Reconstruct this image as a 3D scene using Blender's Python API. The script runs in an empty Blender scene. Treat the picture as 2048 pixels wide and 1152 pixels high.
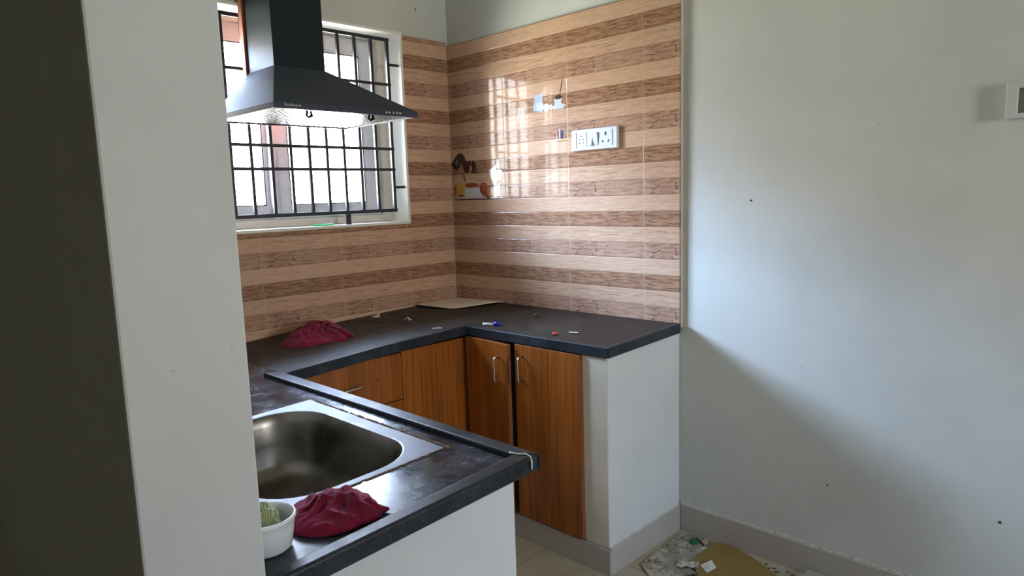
import bpy, bmesh, math, random
from mathutils import Vector, Matrix, noise
C = bpy.context.scene.collection
sc = bpy.context.scene
PI = math.pi
random.seed(7)

# ------------------------------------------------------------------ camera
cam_d = bpy.data.cameras.new('camera')
cam = bpy.data.objects.new('camera', cam_d)
C.objects.link(cam)
R_ = Vector((0.71405452, 0.69937576, -0.03161775))
U_ = Vector((-0.07068969, 0.11695774, 0.99061792))
F_ = Vector((-0.6965121, 0.70512015, -0.13295286))
M = Matrix((( R_.x, U_.x, -F_.x), (R_.y, U_.y, -F_.y), (R_.z, U_.z, -F_.z))).to_4x4()
M.translation = Vector((2.75295936, -2.36843114, 1.38632722))
cam.matrix_world = M
cam_d.sensor_width = 36.0
cam_d.lens = 1381.157 / 2048 * 36
cam_d.clip_start = 0.02
sc.camera = cam

# ------------------------------------------------------------------ colour management
sc.view_settings.view_transform = 'Standard'
sc.view_settings.look = 'None'
sc.view_settings.gamma = 1.0
sc.view_settings.use_curve_mapping = False
sc.view_settings.exposure = 0.27

# ------------------------------------------------------------------ sky
w = bpy.data.worlds.new('overcast_sky')
sc.world = w
w.use_nodes = True
nt = w.node_tree
nt.nodes.clear()
tc = nt.nodes.new('ShaderNodeTexCoord')
sx = nt.nodes.new('ShaderNodeSeparateXYZ')
mr = nt.nodes.new('ShaderNodeMapRange')
mr.inputs[1].default_value = -1.0; mr.inputs[2].default_value = 1.0
rp = nt.nodes.new('ShaderNodeValToRGB')
bg = nt.nodes.new('ShaderNodeBackground')
wo = nt.nodes.new('ShaderNodeOutputWorld')
nt.links.new(tc.outputs['Generated'], sx.inputs[0])
nt.links.new(sx.outputs['Z'], mr.inputs[0])
nt.links.new(mr.outputs[0], rp.inputs[0])
nt.links.new(rp.outputs[0], bg.inputs[0])
nt.links.new(bg.outputs[0], wo.inputs[0])
e = rp.color_ramp.elements
e[0].position = 0.0; e[0].color = (0.75, 0.78, 0.62, 1)
e[1].position = 1.0; e[1].color = (0.85, 1.15, 1.8, 1)
x = e.new(0.36); x.color = (1.22, 1.27, 1.10, 1)
x = e.new(0.46); x.color = (1.05, 1.08, 1.05, 1)
x = e.new(0.56); x.color = (1.0, 1.0, 1.0, 1)
x = e.new(0.68); x.color = (0.92, 1.13, 1.5, 1)
bg.inputs[1].default_value = 32.0

def lamp(name, kind, loc, direction, energy, color, **kw):
    d = bpy.data.lights.new(name, kind)
    o = bpy.data.objects.new(name, d)
    C.objects.link(o)
    o.location = loc
    o.rotation_euler = Vector(direction).to_track_quat('-Z', 'Y').to_euler()
    d.energy = energy
    d.color = color
    for k, v in kw.items():
        setattr(d, k, v)
    return o
# hazy low sun coming through the kitchen window
lamp('sun', 'SUN', (-4, -3, 4), (1.0, 0.62, -0.392), 13.0, (0.38, 0.62, 1.0), angle=math.radians(21))
# portals: they only steer the sampling of the sky through the two openings
for nm, loc, dr, sxx, syy in (('window_portal', (-0.24, -0.87, 1.72), (1, 0, 0), 1.2, 0.92),
                              ('doorway_portal', (5.1, -0.95, 1.55), (-1, 0, 0), 0.50, 0.84)):
    o = lamp(nm, 'AREA', loc, dr, 1.0, (1, 1, 1), shape='RECTANGLE')
    o.rotation_euler = (PI/2, 0, PI/2 if dr[0] < 0 else -PI/2)
    o.data.size = sxx
    o.data.size_y = syy
    o.data.cycles.is_portal = True

# ------------------------------------------------------------------ materials
MATS = {}
def srgb(r, g, b):
    f = lambda c: (c/255/12.92) if c/255 <= 0.04045 else ((c/255+0.055)/1.055)**2.4
    return (f(r), f(g), f(b), 1)
class NB:
    """small node-building helper"""
    def __init__(s, name):
        m = bpy.data.materials.new(name)
        m.use_nodes = True
        s.m = m; s.t = m.node_tree
        s.b = s.t.nodes['Principled BSDF']
        MATS[name] = m
    def node(s, typ, **kw):
        n = s.t.nodes.new(typ)
        for k, v in kw.items():
            setattr(n, k, v)
        return n
    def link(s, a, b):
        s.t.links.new(a, b)
    def put(s, inp, v):
        if isinstance(v, bpy.types.NodeSocket): s.link(v, inp)
        else: inp.default_value = v
    def m2(s, op, a, b=0.0, c=0.0):
        n = s.node('ShaderNodeMath', operation=op)
        s.put(n.inputs[0], a); s.put(n.inputs[1], b); s.put(n.inputs[2], c)
        return n.outputs[0]
    def mix(s, f, a, b, blend='MIX'):
        n = s.node('ShaderNodeMix', data_type='RGBA', blend_type=blend)
        s.put(n.inputs[0], f); s.put(n.inputs[6], a); s.put(n.inputs[7], b)
        return n.outputs[2]
    def noise(s, vec, scale=5, detail=4, rough=0.5, dist=0.0):
        n = s.node('ShaderNodeTexNoise')
        s.put(n.inputs['Vector'], vec); n.inputs['Scale'].default_value = scale
        n.inputs['Detail'].default_value = detail; n.inputs['Roughness'].default_value = rough
        n.inputs['Distortion'].default_value = dist
        return n.outputs[0]
    def ramp(s, f, stops):
        n = s.node('ShaderNodeValToRGB')
        s.put(n.inputs[0], f)
        el = n.color_ramp.elements
        el[0].position = stops[0][0]; el[0].color = stops[0][1]
        el[1].position = stops[-1][0]; el[1].color = stops[-1][1]
        for p, c in stops[1:-1]:
            q = el.new(p); q.color = c
        return n.outputs[0]
    def smooth(s, v, lo, hi, a=0.0, b=1.0):
        n = s.node('ShaderNodeMapRange', interpolation_type='SMOOTHSTEP')
        s.put(n.inputs[0], v)
        for i, q in enumerate((lo, hi, a, b)): n.inputs[i+1].default_value = q
        return n.outputs[0]
    def obj(s, scale=(1, 1, 1)):
        t = s.node('ShaderNodeTexCoord'); mp = s.node('ShaderNodeMapping')
        s.link(t.outputs['Object'], mp.inputs[0]); mp.inputs['Scale'].default_value = scale
        return mp.outputs[0]
    def comb(s, x, y, z=0.0):
        n = s.node('ShaderNodeCombineXYZ')
        s.put(n.inputs[0], x); s.put(n.inputs[1], y); s.put(n.inputs[2], z)
        return n.outputs[0]
    def bump(s, h, strength=0.3, dist=0.01):
        n = s.node('ShaderNodeBump')
        s.put(n.inputs['Height'], h); n.inputs['Strength'].default_value = strength
        n.inputs['Distance'].default_value = dist
        s.link(n.outputs[0], s.b.inputs['Normal'])
    def fin(s, color, rough=0.5, metal=0.0, spec=0.5):
        s.put(s.b.inputs['Base Color'], color); s.put(s.b.inputs['Roughness'], rough)
        s.put(s.b.inputs['Metallic'], metal); s.b.inputs['Specular IOR Level'].default_value = spec
        return s.m

def plain(name, col, rough=0.5, metal=0.0, spec=0.5, var=0.06, scale=30, bump=0.0):
    n = NB(name)
    f = n.noise(n.obj(), scale, 4)
    c2 = tuple(c*(1-var*2) for c in col[:3]) + (1,)
    c1 = tuple(min(1, c*(1+var)) for c in col[:3]) + (1,)
    if bump: n.bump(f, bump, 0.002)
    return n.fin(n.mix(f, c2, c1), rough, metal, spec)

def wall_paint(name, col, dirt=0.12):
    n = NB(name)
    v = n.obj()
    big = n.noise(v, 1.6, 5, 0.55)
    streak = n.noise(n.obj((6, 6, 0.8)), 2.2, 4, 0.6)
    spots = n.noise(v, 55, 3, 0.5)
    d = tuple(c*(1-dirt) for c in col[:3]) + (1,)
    c1 = n.mix(n.smooth(big, 0.35, 0.7), col, d)
    c2 = n.mix(n.smooth(streak, 0.55, 0.8, 0, 0.35), c1, d)
    c3 = n.mix(n.smooth(spots, 0.73, 0.78, 0, 0.5), c2, tuple(c*0.6 for c in col[:3]) + (1,))
    n.bump(n.m2('ADD', n.noise(v, 14, 5, 0.6), n.m2('MULTIPLY', n.noise(v, 3, 2), 2.0)), 0.22, 0.004)
    return n.fin(c3, 0.55, 0, 0.35)
wall_paint('white_wall_paint', srgb(214, 213, 205))
wall_paint('partition_paint', srgb(210, 210, 208))
wall_paint('masonry_paint', srgb(222, 223, 220))
wall_paint('pilaster_paint', srgb(232, 222, 202), 0.2)
wall_paint('ochre_wall_paint', srgb(150, 140, 96))
plain('ceiling_paint', srgb(168, 166, 150), 0.8)
plain('reveal_paint', srgb(238, 234, 222), 0.45, var=0.05, scale=6)
plain('mortar', srgb(222, 216, 205), 0.9, var=0.15, scale=60, bump=0.5)
plain('grout', srgb(196, 170, 140), 0.8, var=0.15)

def tile_material():
    n = NB('wood_look_tile')
    TW, TH = 0.391, 0.2555
    uv = n.node('ShaderNodeUVMap').outputs[0]
    sp = n.node('ShaderNodeSeparateXYZ'); n.link(uv, sp.inputs[0])
    u, v = sp.outputs[0], sp.outputs[1]
    tu = n.m2('FRACT', n.m2('DIVIDE', u, TW))
    vv = n.m2('DIVIDE', v, TH)
    tv = n.m2('FRACT', vv)
    pk = n.m2('MULTIPLY', tv, 4.0)
    k = n.m2('FLOOR', pk)
    pf = n.m2('FRACT', pk)
    # grain, printed the same on every tile
    g1 = n.noise(n.comb(n.m2('MULTIPLY', tu, 1.6), n.m2('MULTIPLY', tv, 16.0), 3.7), 3.0, 7, 0.62, 0.6)
    g2 = n.noise(n.comb(n.m2('MULTIPLY', tu, 5.0), n.m2('MULTIPLY', tv, 60.0), 1.2), 3.0, 5, 0.6, 0.3)
    g3 = n.noise(n.comb(n.m2('MULTIPLY', tu, 3.2), n.m2('MULTIPLY', tv, 20.0), 8.1), 1.5, 5, 0.62, 1.3)
    lightA = n.mix(n.smooth(g1, 0.35, 0.7), srgb(214, 178, 150), srgb(196, 156, 128))
    lightC = n.mix(n.smooth(g1, 0.38, 0.68), srgb(208, 172, 144), srgb(188, 148, 120))
    darkB = n.mix(n.smooth(g3, 0.40, 0.62), srgb(178, 138, 110), srgb(136, 98, 74))
    darkD = n.mix(n.smooth(g3, 0.40, 0.64), srgb(192, 154, 130), srgb(160, 122, 100))
    def is_(q):
        c = n.node('ShaderNodeMath', operation='COMPARE'); n.link(k, c.inputs[0])
        c.inputs[1].default_value = q; c.inputs[2].default_value = 0.1
        return c.outputs[0]
    col = n.mix(is_(1), darkD, lightC)
    col = n.mix(is_(2), col, darkB)
    col = n.mix(is_(3), col, lightA)
    col = n.mix(n.smooth(g2, 0.56, 0.74, 0, 0.42), col, srgb(120, 78, 52))
    # fine dark dashes in the planks
    dash = n.noise(n.comb(n.m2('MULTIPLY', tu, 9.0), n.m2('MULTIPLY', tv, 110.0), 5.5), 1.6, 2, 0.5)
    col = n.mix(n.smooth(dash, 0.68, 0.74, 0, 0.55), col, srgb(104, 66, 46))
    # printed cracks (tile-local segments; x in 0..1, y in 0..1)
    wob = n.m2('MULTIPLY', n.m2('SUBTRACT', n.noise(n.comb(n.m2('MULTIPLY', tu, 9.0), n.m2('MULTIPLY', tv, 9.0)), 4, 2), 0.5), 0.003)
    pu = n.m2('ADD', n.m2('MULTIPLY', tu, TW), wob)
    pv = n.m2('ADD', n.m2('MULTIPLY', tv, TH), wob)
    segs = [  # x0,y0,x1,y1 (metres in the tile), width
        (0.014, 0.030, 0.052, 0.026, 0.0011), (0.052, 0.026, 0.074, 0.035, 0.0013),
        (0.030, 0.006, 0.052, 0.010, 0.0009), (0.040, 0.004, 0.044, 0.020, 0.0009),
        (0.036, 0.048, 0.038, 0.056, 0.0008), (0.048, 0.048, 0.052, 0.056, 0.0008),
        (0.148, 0.020, 0.146, 0.046, 0.0011), (0.146, 0.020, 0.158, 0.024, 0.0010),
        (0.128, 0.004, 0.152, 0.006, 0.0009), (0.130, 0.004, 0.130, 0.014, 0.0008),
        (0.120, 0.058, 0.160, 0.060, 0.0009), (0.196, 0.014, 0.204, 0.052, 0.0007),
        (0.020, 0.150, 0.060, 0.146, 0.0008), (0.090, 0.139, 0.130, 0.142, 0.0007),
        (0.255, 0.158, 0.262, 0.176, 0.0008), (0.060, 0.110, 0.108, 0.108, 0.0006),
        (0.210, 0.094, 0.262, 0.095, 0.0006)]
    acc = None
    for x0, y0, x1, y1, wd in segs:
        dx, dy = x1-x0, y1-y0; L2 = dx*dx+dy*dy
        ax = n.m2('SUBTRACT', pu, x0); ay = n.m2('SUBTRACT', pv, y0)
        t = n.m2('DIVIDE', n.m2('ADD', n.m2('MULTIPLY', ax, dx), n.m2('MULTIPLY', ay, dy)), L2)
        t = n.m2('MINIMUM', n.m2('MAXIMUM', t, 0.0), 1.0)
        ex = n.m2('SUBTRACT', ax, n.m2('MULTIPLY', t, dx)); ey = n.m2('SUBTRACT', ay, n.m2('MULTIPLY', t, dy))
        d = n.m2('SQRT', n.m2('ADD', n.m2('MULTIPLY', ex, ex), n.m2('MULTIPLY', ey, ey)))
        msk = n.smooth(d, wd*0.5, wd*1.9, 1.0, 0.0)
        acc = msk if acc is None else n.m2('MAXIMUM', acc, msk)
    col = n.mix(n.m2('MULTIPLY', acc, 0.95), col, srgb(74, 46, 34))
    # sooty smudge round the knots of the marked plank
    sm = n.m2('MULTIPLY', is_(0), n.m2('MULTIPLY', n.smooth(tu, 0.02, 0.12), n.smooth(tu, 0.22, 0.32, 1.0, 0.0)))
    col = n.mix(n.m2('MULTIPLY', sm, n.smooth(g2, 0.35, 0.7, 0, 0.5)), col, srgb(120, 80, 60))
    # grooves between planks and the grout of the tile joints
    ed = n.m2('MINIMUM', pf, n.m2('SUBTRACT', 1.0, pf))
    ed = n.m2('MULTIPLY', ed, TH/4)
    groove = n.smooth(ed, 0.0003, 0.0032, 0, 1)
    gline = n.smooth(ed, 0.0003, 0.0012, 0.55, 0.0)
    col = n.mix(gline, col, srgb(110, 76, 56))
    eu = n.m2('MULTIPLY', n.m2('MINIMUM', tu, n.m2('SUBTRACT', 1.0, tu)), TW)
    ev = n.m2('MULTIPLY', n.m2('MINIMUM', tv, n.m2('SUBTRACT', 1.0, tv)), TH)
    jn = n.m2('MINIMUM', eu, ev)
    jm = n.smooth(eu, 0.0005, 0.0012, 0.55, 0.0)
    col = n.mix(jm, col, srgb(222, 190, 160))
    h = n.m2('ADD', n.m2('MULTIPLY', groove, 1.0), n.m2('MULTIPLY', n.smooth(jn, 0.0004, 0.003), 0.6))
    wave = n.noise(n.comb(n.m2('MULTIPLY', u, 2.0), n.m2('MULTIPLY', v, 6.0)), 3.0, 2, 0.5)
    h = n.m2('ADD', h, n.m2('MULTIPLY', wave, 0.5))
    n.bump(h, 0.55, 0.0011)
    return n.fin(col, 0.06, 0, 0.13)
tile_material()

def granite(name, base, dust, amount, rough0, rough1):
    n = NB(name)
    v = n.obj()
    fine = n.noise(v, 260, 3, 0.6)
    big = n.noise(v, 5.5, 6, 0.62, 0.4)
    mid = n.noise(v, 28, 6, 0.65, 0.8)
    c = n.mix(n.smooth(fine, 0.45, 0.75), base, tuple(min(1, q*2.6+0.012) for q in base[:3]) + (1,))
    dm = n.m2('MULTIPLY', n.smooth(big, 0.32, 0.68), n.smooth(mid, 0.3, 0.72, 0.35, 1.0))
    dm = n.m2('MULTIPLY', dm, amount)
    c = n.mix(dm, c, dust)
    n.bump(n.m2('ADD', mid, n.m2('MULTIPLY', fine, 0.3)), 0.10, 0.001)
    r = n.node('ShaderNodeMapRange'); n.link(dm, r.inputs[0])
    r.inputs[1].default_value = 0; r.inputs[2].default_value = max(amount, 0.01)
    r.inputs[3].default_value = rough0; r.inputs[4].default_value = rough1
    return n.fin(c, r.outputs[0], 0, 0.28)
granite('dusty_granite', srgb(26, 24, 22), srgb(72, 61, 50), 0.85, 0.42, 0.68)
granite('polished_granite', srgb(30, 32, 38), srgb(140, 146, 164), 0.40, 0.10, 0.34)
granite('edge_granite', srgb(26, 31, 36), srgb(104, 110, 124), 0.20, 0.32, 0.50)

def wood(name, a, b, c, sc_=(1, 1, 1), rough=0.35):
    n = NB(name)
    g = n.noise(n.obj((150*sc_[0], 150*sc_[1], 2.2*sc_[2])), 1.0, 6, 0.6, 0.5)
    g2 = n.noise(n.obj((24*sc_[0], 24*sc_[1], 0.9*sc_[2])), 1.0, 4, 0.5, 1.0)
    col = n.ramp(g, [(0.30, c), (0.46, b), (0.62, a), (0.8, b)])
    col = n.mix(n.smooth(g2, 0.4, 0.7, 0, 0.45), col, c)
    n.bump(g, 0.08, 0.001)
    return n.fin(col, rough, 0, 0.45)
wood('teak_laminate', srgb(172, 100, 38), srgb(154, 86, 28), srgb(104, 54, 16))
wood('raw_wood', srgb(176, 104, 72), srgb(150, 82, 54), srgb(98, 52, 36), rough=0.6)
plain('wood_edge', srgb(146, 82, 42), 0.5, var=0.2, scale=20)
plain('chrome', (0.72, 0.70, 0.66, 1), 0.2, 1.0)
def steel():
    n = NB('brushed_steel')
    g = n.noise(n.obj((3, 120, 120)), 1.0, 4, 0.6)
    n.bump(g, 0.03, 0.001)
    v = n.noise(n.obj(), 7, 5, 0.6)
    return n.fin(n.mix(v, (0.115, 0.115, 0.12, 1), (0.16, 0.16, 0.17, 1)), n.smooth(v, 0.3, 0.7, 0.44, 0.54), 1.0)
steel()
def basin_steel():
    n = NB('basin_steel')
    v = n.noise(n.obj(), 6, 6, 0.65, 0.5)
    col = n.mix(n.smooth(v, 0.35, 0.7), (0.17, 0.155, 0.13, 1), (0.30, 0.275, 0.24, 1))
    return n.fin(col, n.smooth(v, 0.3, 0.7, 0.26, 0.42), 1.0)
basin_steel()
def hood_paint():
    n = NB('hood_black')
    v = n.noise(n.obj(), 3.0, 4, 0.5)
    return n.fin(n.mix(v, srgb(20, 32, 36), srgb(34, 44, 50)), n.smooth(v, 0.3, 0.7, 0.50, 0.60), 0.0, 0.16)
hood_paint()
def lit_hood_paint():  # same paint as the hood, colour lightened for light falling on the canopy
    n = NB('hood_black_lit')
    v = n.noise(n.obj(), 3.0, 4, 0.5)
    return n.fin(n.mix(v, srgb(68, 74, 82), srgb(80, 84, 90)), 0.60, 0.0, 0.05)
lit_hood_paint()
def filter_mat():
    n = NB('filter_aluminium')
    t = n.node('ShaderNodeTexWave', wave_type='BANDS', bands_direction='Y')
    n.link(n.obj(), t.inputs[0]); t.inputs['Scale'].default_value = 14; t.inputs['Distortion'].default_value = 2.5
    n.bump(t.outputs[1], 0.5, 0.003)
    return n.fin((0.10, 0.115, 0.12, 1), 0.22, 1.0)
filter_mat()
plain('hood_lip', srgb(40, 46, 66), 0.3, 0, 0.6)
plain('print_white', srgb(196, 196, 196), 0.4)
plain('button_silver', srgb(210, 210, 214), 0.25, 0.6)
plain('black_plastic', srgb(22, 22, 24), 0.35)
plain('grill_paint', srgb(20, 24, 36), 0.38, 0, 0.6, var=0.1)
plain('upvc', srgb(216, 216, 220), 0.3)
plain('upvc_beige', srgb(212, 204, 190), 0.35)
plain('gasket', srgb(52, 50, 60), 0.6)
plain('socket_plate', srgb(228, 230, 238), 0.25)
plain('socket_module', srgb(218, 222, 232), 0.3)
plain('socket_hole', srgb(28, 26, 28), 0.6)
plain('switch_box_paint', srgb(206, 205, 202), 0.5)
plain('switch_box_recess', srgb(120, 122, 108), 0.7)
plain('bowl_plastic', srgb(232, 236, 236), 0.28, var=0.02)
plain('green_plastic', srgb(20, 205, 96), 0.35, var=0.02)
plain('dark_green_plastic', srgb(8, 120, 66), 0.3)
plain('blue_plastic', srgb(20, 40, 200), 0.3)
plain('red_plastic', srgb(206, 70, 60), 0.4)
plain('brown_crumb', srgb(128, 66, 48), 0.7)
plain('white_scrap', srgb(226, 222, 214), 0.6)
plain('brown_scrap', srgb(92, 70, 48), 0.8)
plain('nail_black', srgb(40, 38, 36), 0.7)
plain('foil', (0.75, 0.75, 0.74, 1), 0.25, 1.0, bump=0.4)
plain('cardboard', srgb(150, 122, 66), 0.85, var=0.12, scale=12)
plain('paper_board', srgb(242, 228, 206), 0.75, var=0.08, scale=10)
plain('skirting_tile', srgb(190, 180, 170), 0.3, var=0.08, scale=9)
plain('seal_crumb', srgb(128, 102, 80), 0.95, var=0.3, scale=120, bump=0.8)
plain('latch_black', srgb(14, 14, 16), 0.9, 0, 0.02)
plain('dark_wrapper', srgb(30, 36, 48), 0.35)
plain('debris', srgb(92, 84, 62), 0.9, var=0.3, scale=40)

def cloth_mat():
    n = NB('maroon_cloth')
    v = n.obj()
    a = n.noise(v, 9, 4, 0.6)
    wv = n.noise(v, 900, 2, 0.5)
    c = n.mix(n.smooth(a, 0.3, 0.7), srgb(94, 10, 34), srgb(128, 20, 52))
    n.bump(n.m2('ADD', n.m2('MULTIPLY', wv, 0.3), n.noise(v, 60, 4, 0.6)), 0.35, 0.002)
    n.b.inputs['Sheen Weight'].default_value = 0.35
    n.b.inputs['Sheen Tint'].default_value = (1.0, 0.45, 0.65, 1)
    return n.fin(c, 0.9, 0, 0.15)
cloth_mat()
def scrub():
    n = NB('scrub_pad_net')
    v = n.obj()
    t = n.node('ShaderNodeTexWave', wave_type='BANDS', bands_direction='DIAGONAL')
    n.link(v, t.inputs[0]); t.inputs['Scale'].default_value = 160; t.inputs['Distortion'].default_value = 2.0
    a = n.noise(v, 40, 3)
    c = n.mix(t.outputs[1], srgb(112, 124, 84), srgb(176, 190, 148))
    c = n.mix(n.smooth(a, 0.5, 0.65, 0, 0.6), c, srgb(196, 168, 84))
    n.bump(t.outputs[1], 0.6, 0.002)
    return n.fin(c, 0.6)
scrub()
def newsprint():
    n = NB('printed_paper')
    v = n.obj()
    a = n.noise(v, 14, 3, 0.6, 1.2); b = n.noise(v, 24, 3, 0.6, 2.0)
    c = n.mix(n.smooth(a, 0.42, 0.5), srgb(188, 180, 162), srgb(150, 150, 132))
    c = n.mix(n.smooth(b, 0.60, 0.63, 0, 0.85), c, srgb(168, 62, 36))
    d = n.noise(v, 34, 3, 0.6, 1.0)
    c = n.mix(n.smooth(d, 0.62, 0.66, 0, 0.85), c, srgb(50, 56, 50))
    return n.fin(c, 0.6)
newsprint()
def floor_mat():
    n = NB('floor_tile')
    v = n.obj()
    sp = n.node('ShaderNodeSeparateXYZ'); n.link(v, sp.inputs[0])
    def edge(s_, off, per):
        f = n.m2('FRACT', n.m2('DIVIDE', n.m2('ADD', s_, off), per))
        return n.m2('MULTIPLY', n.m2('MINIMUM', f, n.m2('SUBTRACT', 1.0, f)), per)
    ex = edge(sp.outputs[0], 5*0.6-1.022, 0.6)
    ey = edge(sp.outputs[1], 12*0.6+0.36, 0.6)
    j = n.smooth(n.m2('MINIMUM', ex, ey), 0.0008, 0.0025, 0.8, 0.0)
    a = n.noise(v, 4, 5, 0.6); d = n.noise(v, 38, 5, 0.7)
    c = n.mix(n.smooth(a, 0.3, 0.7), srgb(196, 184, 160), srgb(178, 164, 138))
    c = n.mix(n.smooth(d, 0.58, 0.72, 0, 0.5), c, srgb(118, 104, 78))
    c = n.mix(j, c, srgb(92, 80, 62))
    return n.fin(c, 0.3, 0, 0.4)
floor_mat()
def glass_mat():
    n = NB('window_glass')
    t = n.t
    tr = n.node('ShaderNodeBsdfTransparent'); gl = n.node('ShaderNodeBsdfGlossy')
    gl.inputs['Roughness'].default_value = 0.02
    fr = n.node('ShaderNodeFresnel'); fr.inputs[0].default_value = 1.3
    mx = n.node('ShaderNodeMixShader')
    n.link(fr.outputs[0], mx.inputs[0]); n.link(tr.outputs[0], mx.inputs[1]); n.link(gl.outputs[0], mx.inputs[2])
    n.link(mx.outputs[0], t.nodes['Material Output'].inputs[0])
glass_mat()
def film_mat():
    n = NB('clear_plastic_bag')
    n.b.inputs['Alpha'].default_value = 0.35
    n.bump(n.noise(n.obj(), 30, 3), 0.8, 0.01)
    n.fin(srgb(210, 210, 200), 0.25)
film_mat()
for nm, c in dict(p_white=(206, 210, 214), p_bluewhite=(176, 190, 206), p_black=(34, 32, 36), p_choco=(66, 40, 32), p_yellow=(206, 160, 66),
                  p_cream=(204, 178, 132), p_orange=(170, 84, 42), p_brown=(132, 64, 34), p_blue=(60, 86, 150), p_red=(180, 60, 50),
                  p_shelf=(96, 52, 34), p_pink=(190, 140, 120)).items():
    plain(nm, srgb(*c), 0.1, 0, 0.6, var=0.08, scale=80)

# ------------------------------------------------------------------ mesh helpers
def box(bm, x0, x1, y0, y1, z0, z1):
    vs = [bm.verts.new(p) for p in ((x0, y0, z0), (x1, y0, z0), (x1, y1, z0), (x0, y1, z0), (x0, y0, z1), (x1, y0, z1), (x1, y1, z1), (x0, y1, z1))]
    for f in ((0, 3, 2, 1), (4, 5, 6, 7), (0, 1, 5, 4), (1, 2, 6, 5), (2, 3, 7, 6), (3, 0, 4, 7)):
        bm.faces.new([vs[i] for i in f])
    return bm
def B(*boxes):
    bm = bmesh.new()
    for b in boxes: box(bm, *b)
    return bm
def prism(bm, poly, zb, zt):
    f = lambda z, p: z(p[0], p[1]) if callable(z) else z
    lo = [bm.verts.new((p[0], p[1], f(zb, p))) for p in poly]
    hi = [bm.verts.new((p[0], p[1], f(zt, p))) for p in poly]
    n = len(poly)
    bm.faces.new(list(reversed(lo))); bm.faces.new(hi)
    for i in range(n):
        j = (i+1) % n
        bm.faces.new((lo[i], lo[j], hi[j], hi[i]))
    return bm
def tube(bm, pts, r, n=10, closed=False):
    pts = [Vector(p) for p in pts]
    rings = []
    up = None
    for i, p in enumerate(pts):
        t = (pts[min(i+1, len(pts)-1)] - pts[max(i-1, 0)]).normalized()
        if up is None:
            up = t.cross(Vector((0, 0, 1)))
            if up.length < 0.1: up = t.cross(Vector((1, 0, 0)))
        a = (up - t*up.dot(t)).normalized(); up = a
        b = t.cross(a)
        rings.append([bm.verts.new(p + r*(math.cos(2*PI*k/n)*a + math.sin(2*PI*k/n)*b)) for k in range(n)])
    for i in range(len(rings)-1):
        for k in range(n):
            bm.faces.new((rings[i][k], rings[i][(k+1) % n], rings[i+1][(k+1) % n], rings[i+1][k]))
    bm.faces.new(list(reversed(rings[0]))); bm.faces.new(rings[-1])
    return bm
def lathe(bm, prof, c, n=40):
    rings = []
    for r, z in prof:
        if r < 1e-5: rings.append([bm.verts.new((c[0], c[1], c[2]+z))])
        else: rings.append([bm.verts.new((c[0]+r*math.cos(2*PI*k/n), c[1]+r*math.sin(2*PI*k/n), c[2]+z)) for k in range(n)])
    for a, b in zip(rings, rings[1:]):
        for k in range(n):
            q = [a[k % len(a)], a[(k+1) % len(a)], b[(k+1) % len(b)], b[k % len(b)]]
            u = []
            for v in q:
                if v not in u: u.append(v)
            if len(u) > 2: bm.faces.new(u)
    return bm
def slab(us, vs, keep, w0, w1, fn):
    """grid of cells extruded between w0 and w1, only outer faces; fn maps (u, v, w) to a point"""
    bm = bmesh.new(); V = {}
    def g(i, j, w):
        if (i, j, w) not in V: V[(i, j, w)] = bm.verts.new(fn(us[i], vs[j], (w0, w1)[w]))
        return V[(i, j, w)]
    K = lambda i, j: 0 <= i < len(us)-1 and 0 <= j < len(vs)-1 and keep((us[i]+us[i+1])/2, (vs[j]+vs[j+1])/2)
    for i in range(len(us)-1):
        for j in range(len(vs)-1):
            if not K(i, j): continue
            bm.faces.new((g(i, j, 1), g(i+1, j, 1), g(i+1, j+1, 1), g(i, j+1, 1)))
            bm.faces.new((g(i, j+1, 0), g(i+1, j+1, 0), g(i+1, j, 0), g(i, j, 0)))
            for di, dj, a, b in ((-1, 0, (0, 1), (0, 0)), (1, 0, (1, 0), (1, 1)), (0, -1, (0, 0), (1, 0)), (0, 1, (1, 1), (0, 1))):
                if not K(i+di, j+dj):
                    bm.faces.new((g(i+a[0], j+a[1], 0), g(i+b[0], j+b[1], 0), g(i+b[0], j+b[1], 1), g(i+a[0], j+a[1], 1)))
    bmesh.ops.recalc_face_normals(bm, faces=bm.faces)
    return bm
def obj(name, bm, mat, parent=None, bevel=0.0, smooth=False, subsurf=0, uvf=None, seg=2):
    me = bpy.data.meshes.new(name)
    bmesh.ops.recalc_face_normals(bm, faces=bm.faces)
    if parent is not None:
        q = parent
        while q is not None and '_w' not in q: q = q.parent
        off = Vector(q['_w']) if q is not None else Vector((0, 0, 0))
        bmesh.ops.translate(bm, verts=bm.verts, vec=-off)
    if uvf:
        ul = bm.loops.layers.uv.new('UVMap')
        for f in bm.faces:
            for l in f.loops: l[ul].uv = uvf(l.vert.co)
    if smooth:
        for f in bm.faces: f.smooth = True
    bm.to_mesh(me); bm.free()
    o = bpy.data.objects.new(name, me); C.objects.link(o)
    mats = mat if isinstance(mat, (list, tuple)) else [mat]
    for m_ in mats: me.materials.append(MATS[m_])
    if parent is not None: o.parent = parent
    if bevel:
        md = o.modifiers.new('bevel', 'BEVEL'); md.width = bevel; md.segments = seg; md.limit_method = 'ANGLE'; md.angle_limit = math.radians(35)
        md.harden_normals = False
    if subsurf:
        md = o.modifiers.new('sub', 'SUBSURF'); md.levels = subsurf; md.render_levels = subsurf
    return o
def tag(o, label, cat, group=None):
    o['label'] = label; o['category'] = cat
    if group: o['group'] = group
    return o
TH_ = []
def thing(name, label, cat, loc, group=None):
    o = bpy.data.objects.new(name, None); C.objects.link(o)
    o.location = loc; o.empty_display_size = 0.05
    o['_w'] = tuple(loc); TH_.append(o)
    return tag(o, label, cat, group)
def struct(name, bm, mat, **kw):
    o = obj(name, bm, mat, **kw); o['kind'] = 'structure'
    return o
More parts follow.
